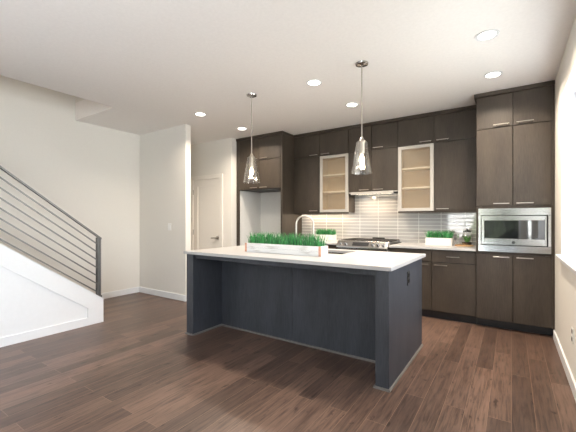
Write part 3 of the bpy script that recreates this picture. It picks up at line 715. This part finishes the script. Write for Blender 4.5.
# tray with glass jars
tx, ty = -0.515, 4.93
tr = thing('serving_tray', 'round wooden tray next to the microwave tower', 'tray', (tx, ty, 0.9165))
b = MB(); b.lathe([(0.0, 0.0), (0.104, 0.0), (0.112, 0.004), (0.112, 0.015), (0.108, 0.018), (0.0, 0.018)], (tx, ty, 0.9165), 32); build('tray_body', b, 'bamboo', tr, smooth=True)
zt = 0.9165+0.0183
t = thing('terrarium', 'lidded glass jar holding a green plant on the wooden tray', 'terrarium', (tx+0.033, ty+0.005, zt))
cx_, cy_ = tx+0.033, ty+0.005
build('glass_jar', MB().lathe([(0.0, 0.0), (0.052, 0.0), (0.066, 0.02), (0.071, 0.08), (0.064, 0.13), (0.044, 0.158), (0.044, 0.168)], (cx_, cy_, zt), 28), 'glass', t, smooth=True)
build('lid', MB().lathe([(0.0, 0.169), (0.048, 0.169), (0.048, 0.178), (0.018, 0.188), (0.0, 0.190)], (cx_, cy_, zt), 24).sphere((cx_, cy_, zt+0.200), 0.013), 'iron', t, smooth=True)
build('soil', MB().lathe([(0.0, 0.002), (0.048, 0.002), (0.058, 0.02), (0.060, 0.032), (0.0, 0.036)], (cx_, cy_, zt), 20), 'soil', t, smooth=True)
b = MB()
for i in range(44):
    a = random.uniform(0, 2*PI); r = random.uniform(0.0, 0.02); l = random.uniform(0.05, 0.11); z = zt+0.03
    p0 = Vector((cx_+r*math.cos(a), cy_+r*math.sin(a), z)); d_ = Vector((math.cos(a)*0.45, math.sin(a)*0.45, 1)).normalized(); s_ = Vector((-math.sin(a), math.cos(a), 0))*random.uniform(0.009, 0.015)
    v = [b.bm.verts.new(p0), b.bm.verts.new(p0+d_*l*0.55+s_), b.bm.verts.new(p0+d_*l), b.bm.verts.new(p0+d_*l*0.55-s_)]; b.bm.faces.new(v)
build('plant', b, 'leaf', t)
t = thing('glass_bottle', 'small clear glass vase left of the lidded jar on the tray', 'vase', (tx-0.074, ty-0.02, zt))
build('glass_body', MB().lathe([(0.0, 0.0), (0.022, 0.0), (0.030, 0.012), (0.031, 0.05), (0.016, 0.075), (0.014, 0.10), (0.018, 0.108)], (tx-0.074, ty-0.02, zt), 20), 'glass', t, smooth=True)
b = MB(); b.tube([(tx-0.074, ty-0.02, zt+0.01), (tx-0.072, ty-0.018, zt+0.08), (tx-0.066, ty-0.017, zt+0.135)], 0.002, 6)
for i in range(5):
    a = i*1.3; p0 = Vector((tx-0.071+0.001*i, ty-0.018, zt+0.085+0.01*i)); d_ = Vector((math.cos(a), math.sin(a), 0.7)).normalized(); s_ = Vector((-math.sin(a), math.cos(a), 0))*0.007
    b.bm.faces.new([b.bm.verts.new(p0), b.bm.verts.new(p0+d_*0.016+s_), b.bm.verts.new(p0+d_*0.03), b.bm.verts.new(p0+d_*0.016-s_)])
build('sprig', b, 'leaf', t)

# ------------------------------------------------------------------ pendants and downlights
def pendant(x, y, label):
    t = thing('pendant_light', label, 'pendant light', (x, y, H), 'pendant lights over the island')
    build('canopy', MB().lathe([(0.0, -0.026), (0.030, -0.024), (0.058, -0.014), (0.062, -0.002), (0.0, -0.001)], (x, y, H), 28), 'chrome', t, smooth=True)
    build('rod', MB().cyl((x, y, H-0.022), (x, y, 2.035), 0.0055, seg=10), 'nickel', t, smooth=True)
    so = build('socket', MB().lathe([(0.0, 2.045), (0.012, 2.043), (0.022, 2.016), (0.036, 2.008), (0.037, 2.001), (0.030, 1.995), (0.030, 1.888), (0.014, 1.882), (0.0, 1.882)], (x, y, 0), 20), 'nickel', t, smooth=True)
    build('shade', MB().lathe([(0.038, 2.003), (0.052, 1.998), (0.0758, 1.850), (0.0995, 1.703), (0.0955, 1.702), (0.0718, 1.850), (0.048, 1.990)], (x, y, 0), 96, 0.010, 12), 'shade', t, smooth=True)
    build('bulb', MB().lathe([(0.0, 1.8815), (0.012, 1.881), (0.015, 1.868), (0.025, 1.842), (0.027, 1.824), (0.022, 1.806), (0.011, 1.798), (0.0, 1.797)], (x, y, 0), 20), 'bulb', t, smooth=True)
    return t
pl = pendant(-2.559, 3.055, 'left pendant light with clear fluted glass shade, nearer the refrigerator alcove')
copy_tree(pl, (-1.177, 3.02, H), 'right pendant light with clear fluted glass shade, in front of the range hood')
for x, y in ((-2.559, 3.055), (-1.177, 3.02)): light('pendant_lamp', 'POINT', (x, y, 1.765), 3.2, WARM, radius=0.03)
spots = [(-0.162, 3.113, 'recessed ceiling light nearest the upper right corner of the room'), (-0.156, 3.994, 'recessed ceiling light in front of the microwave tower'),
         (-1.770, 3.154, 'recessed ceiling light between the two pendants'), (-1.702, 4.028, 'recessed ceiling light beside the right pendant rod'),
         (-3.619, 3.211, 'recessed ceiling light near the partition wall end'), (-3.634, 4.096, 'recessed ceiling light in front of the refrigerator surround')]
first = None
for x, y, lab in spots:
    if first is None:
        first = thing('recessed_light', lab, 'recessed light', (x, y, H), 'recessed ceiling lights')
        build('trim_ring', MB().lathe([(0.062, -0.0005), (0.086, -0.001), (0.084, -0.006), (0.066, -0.007), (0.060, -0.003)], (x, y, H), 32), 'trim', first, smooth=True)
        build('diffuser', MB().cyl((x, y, H-0.005), (x, y, H-0.0005), 0.063, seg=32), 'can', first)
    else: copy_tree(first, (x, y, H), lab)
    light('downlight_lamp', 'AREA', (x, y, H-0.012), 18, (1.0, 0.85, 0.69), (0, 0, 0), 0.12, spread=math.radians(140))
light('stairwell_lamp', 'AREA', (-4.88, 0.0, 5.05), 8, (1.0, 0.70, 0.45), (0, 0, 0), 0.5)

# ------------------------------------------------------------------ plates
t = thing('light_switch', 'white light switch plate on the short partition wall', 'light switch', (-4.577, 3.42, 1.147))
build('plate', MB().box(-4.618, -4.536, 3.414, 3.4195, 1.09, 1.205, 0.002), 'plate', t)
build('rocker', MB().box(-4.610, -4.582, 3.410, 3.4145, 1.115, 1.18, 0.002), 'plate', t); build('rocker', MB().box(-4.572, -4.544, 3.410, 3.4145, 1.115, 1.18, 0.002), 'plate', t)
t = thing('wall_outlet', 'white electrical outlet low on the right wall under the window', 'outlet', (XR, 3.278, 0.395))
build('plate', MB().box(XR-0.006, XR-0.0005, 3.243, 3.313, 0.337, 0.453, 0.002), 'plate', t)
for z in (0.366, 0.424): build('socket', MB().box(XR-0.0075, XR-0.0055, 3.263, 3.293, z-0.016, z+0.016, 0.002).box(XR-0.0082, XR-0.007, 3.269, 3.273, z-0.008, z+0.008).box(XR-0.0082, XR-0.007, 3.283, 3.287, z-0.008, z+0.008), 'black', t)

# ------------------------------------------------------------------ outdoors
struct('ground', MB().box(-25, 25, -25, 25, -0.6, -0.5), 'lawn', 'lawn outside the windows')
hb = MB()
for i in range(9):
    x = -0.75+0.7*i; hb.sphere((x, -9+random.uniform(-0.4, 0.4), 0.4+random.uniform(0, 0.5)), 0.9, 1, 1, random.uniform(1.2, 2.0), 10, 8)
for v in hb.bm.verts: v.co += Vector((random.gauss(0, 0.06), random.gauss(0, 0.06), random.gauss(0, 0.06)))
struct('terrace', MB().box(-6, 3, -7.2, YR-0.16, -0.5, -0.18), 'paving', 'unseen paving added outside to bounce sunlight')  # unseen slab added so the tiles reflect bright sunlit ground
struct('fence_reflector', MB().box(-12, -1.45, -9.1, -9.0, -0.5, 1.6), 'trim', 'unseen white wall added outside for bright tile reflections')  # white reflector added out of view for bright bars in the tiles
o = build('hedge', hb, 'hedge'); tag(o, 'green hedge outside behind the viewpoint', 'hedge', kind='stuff')
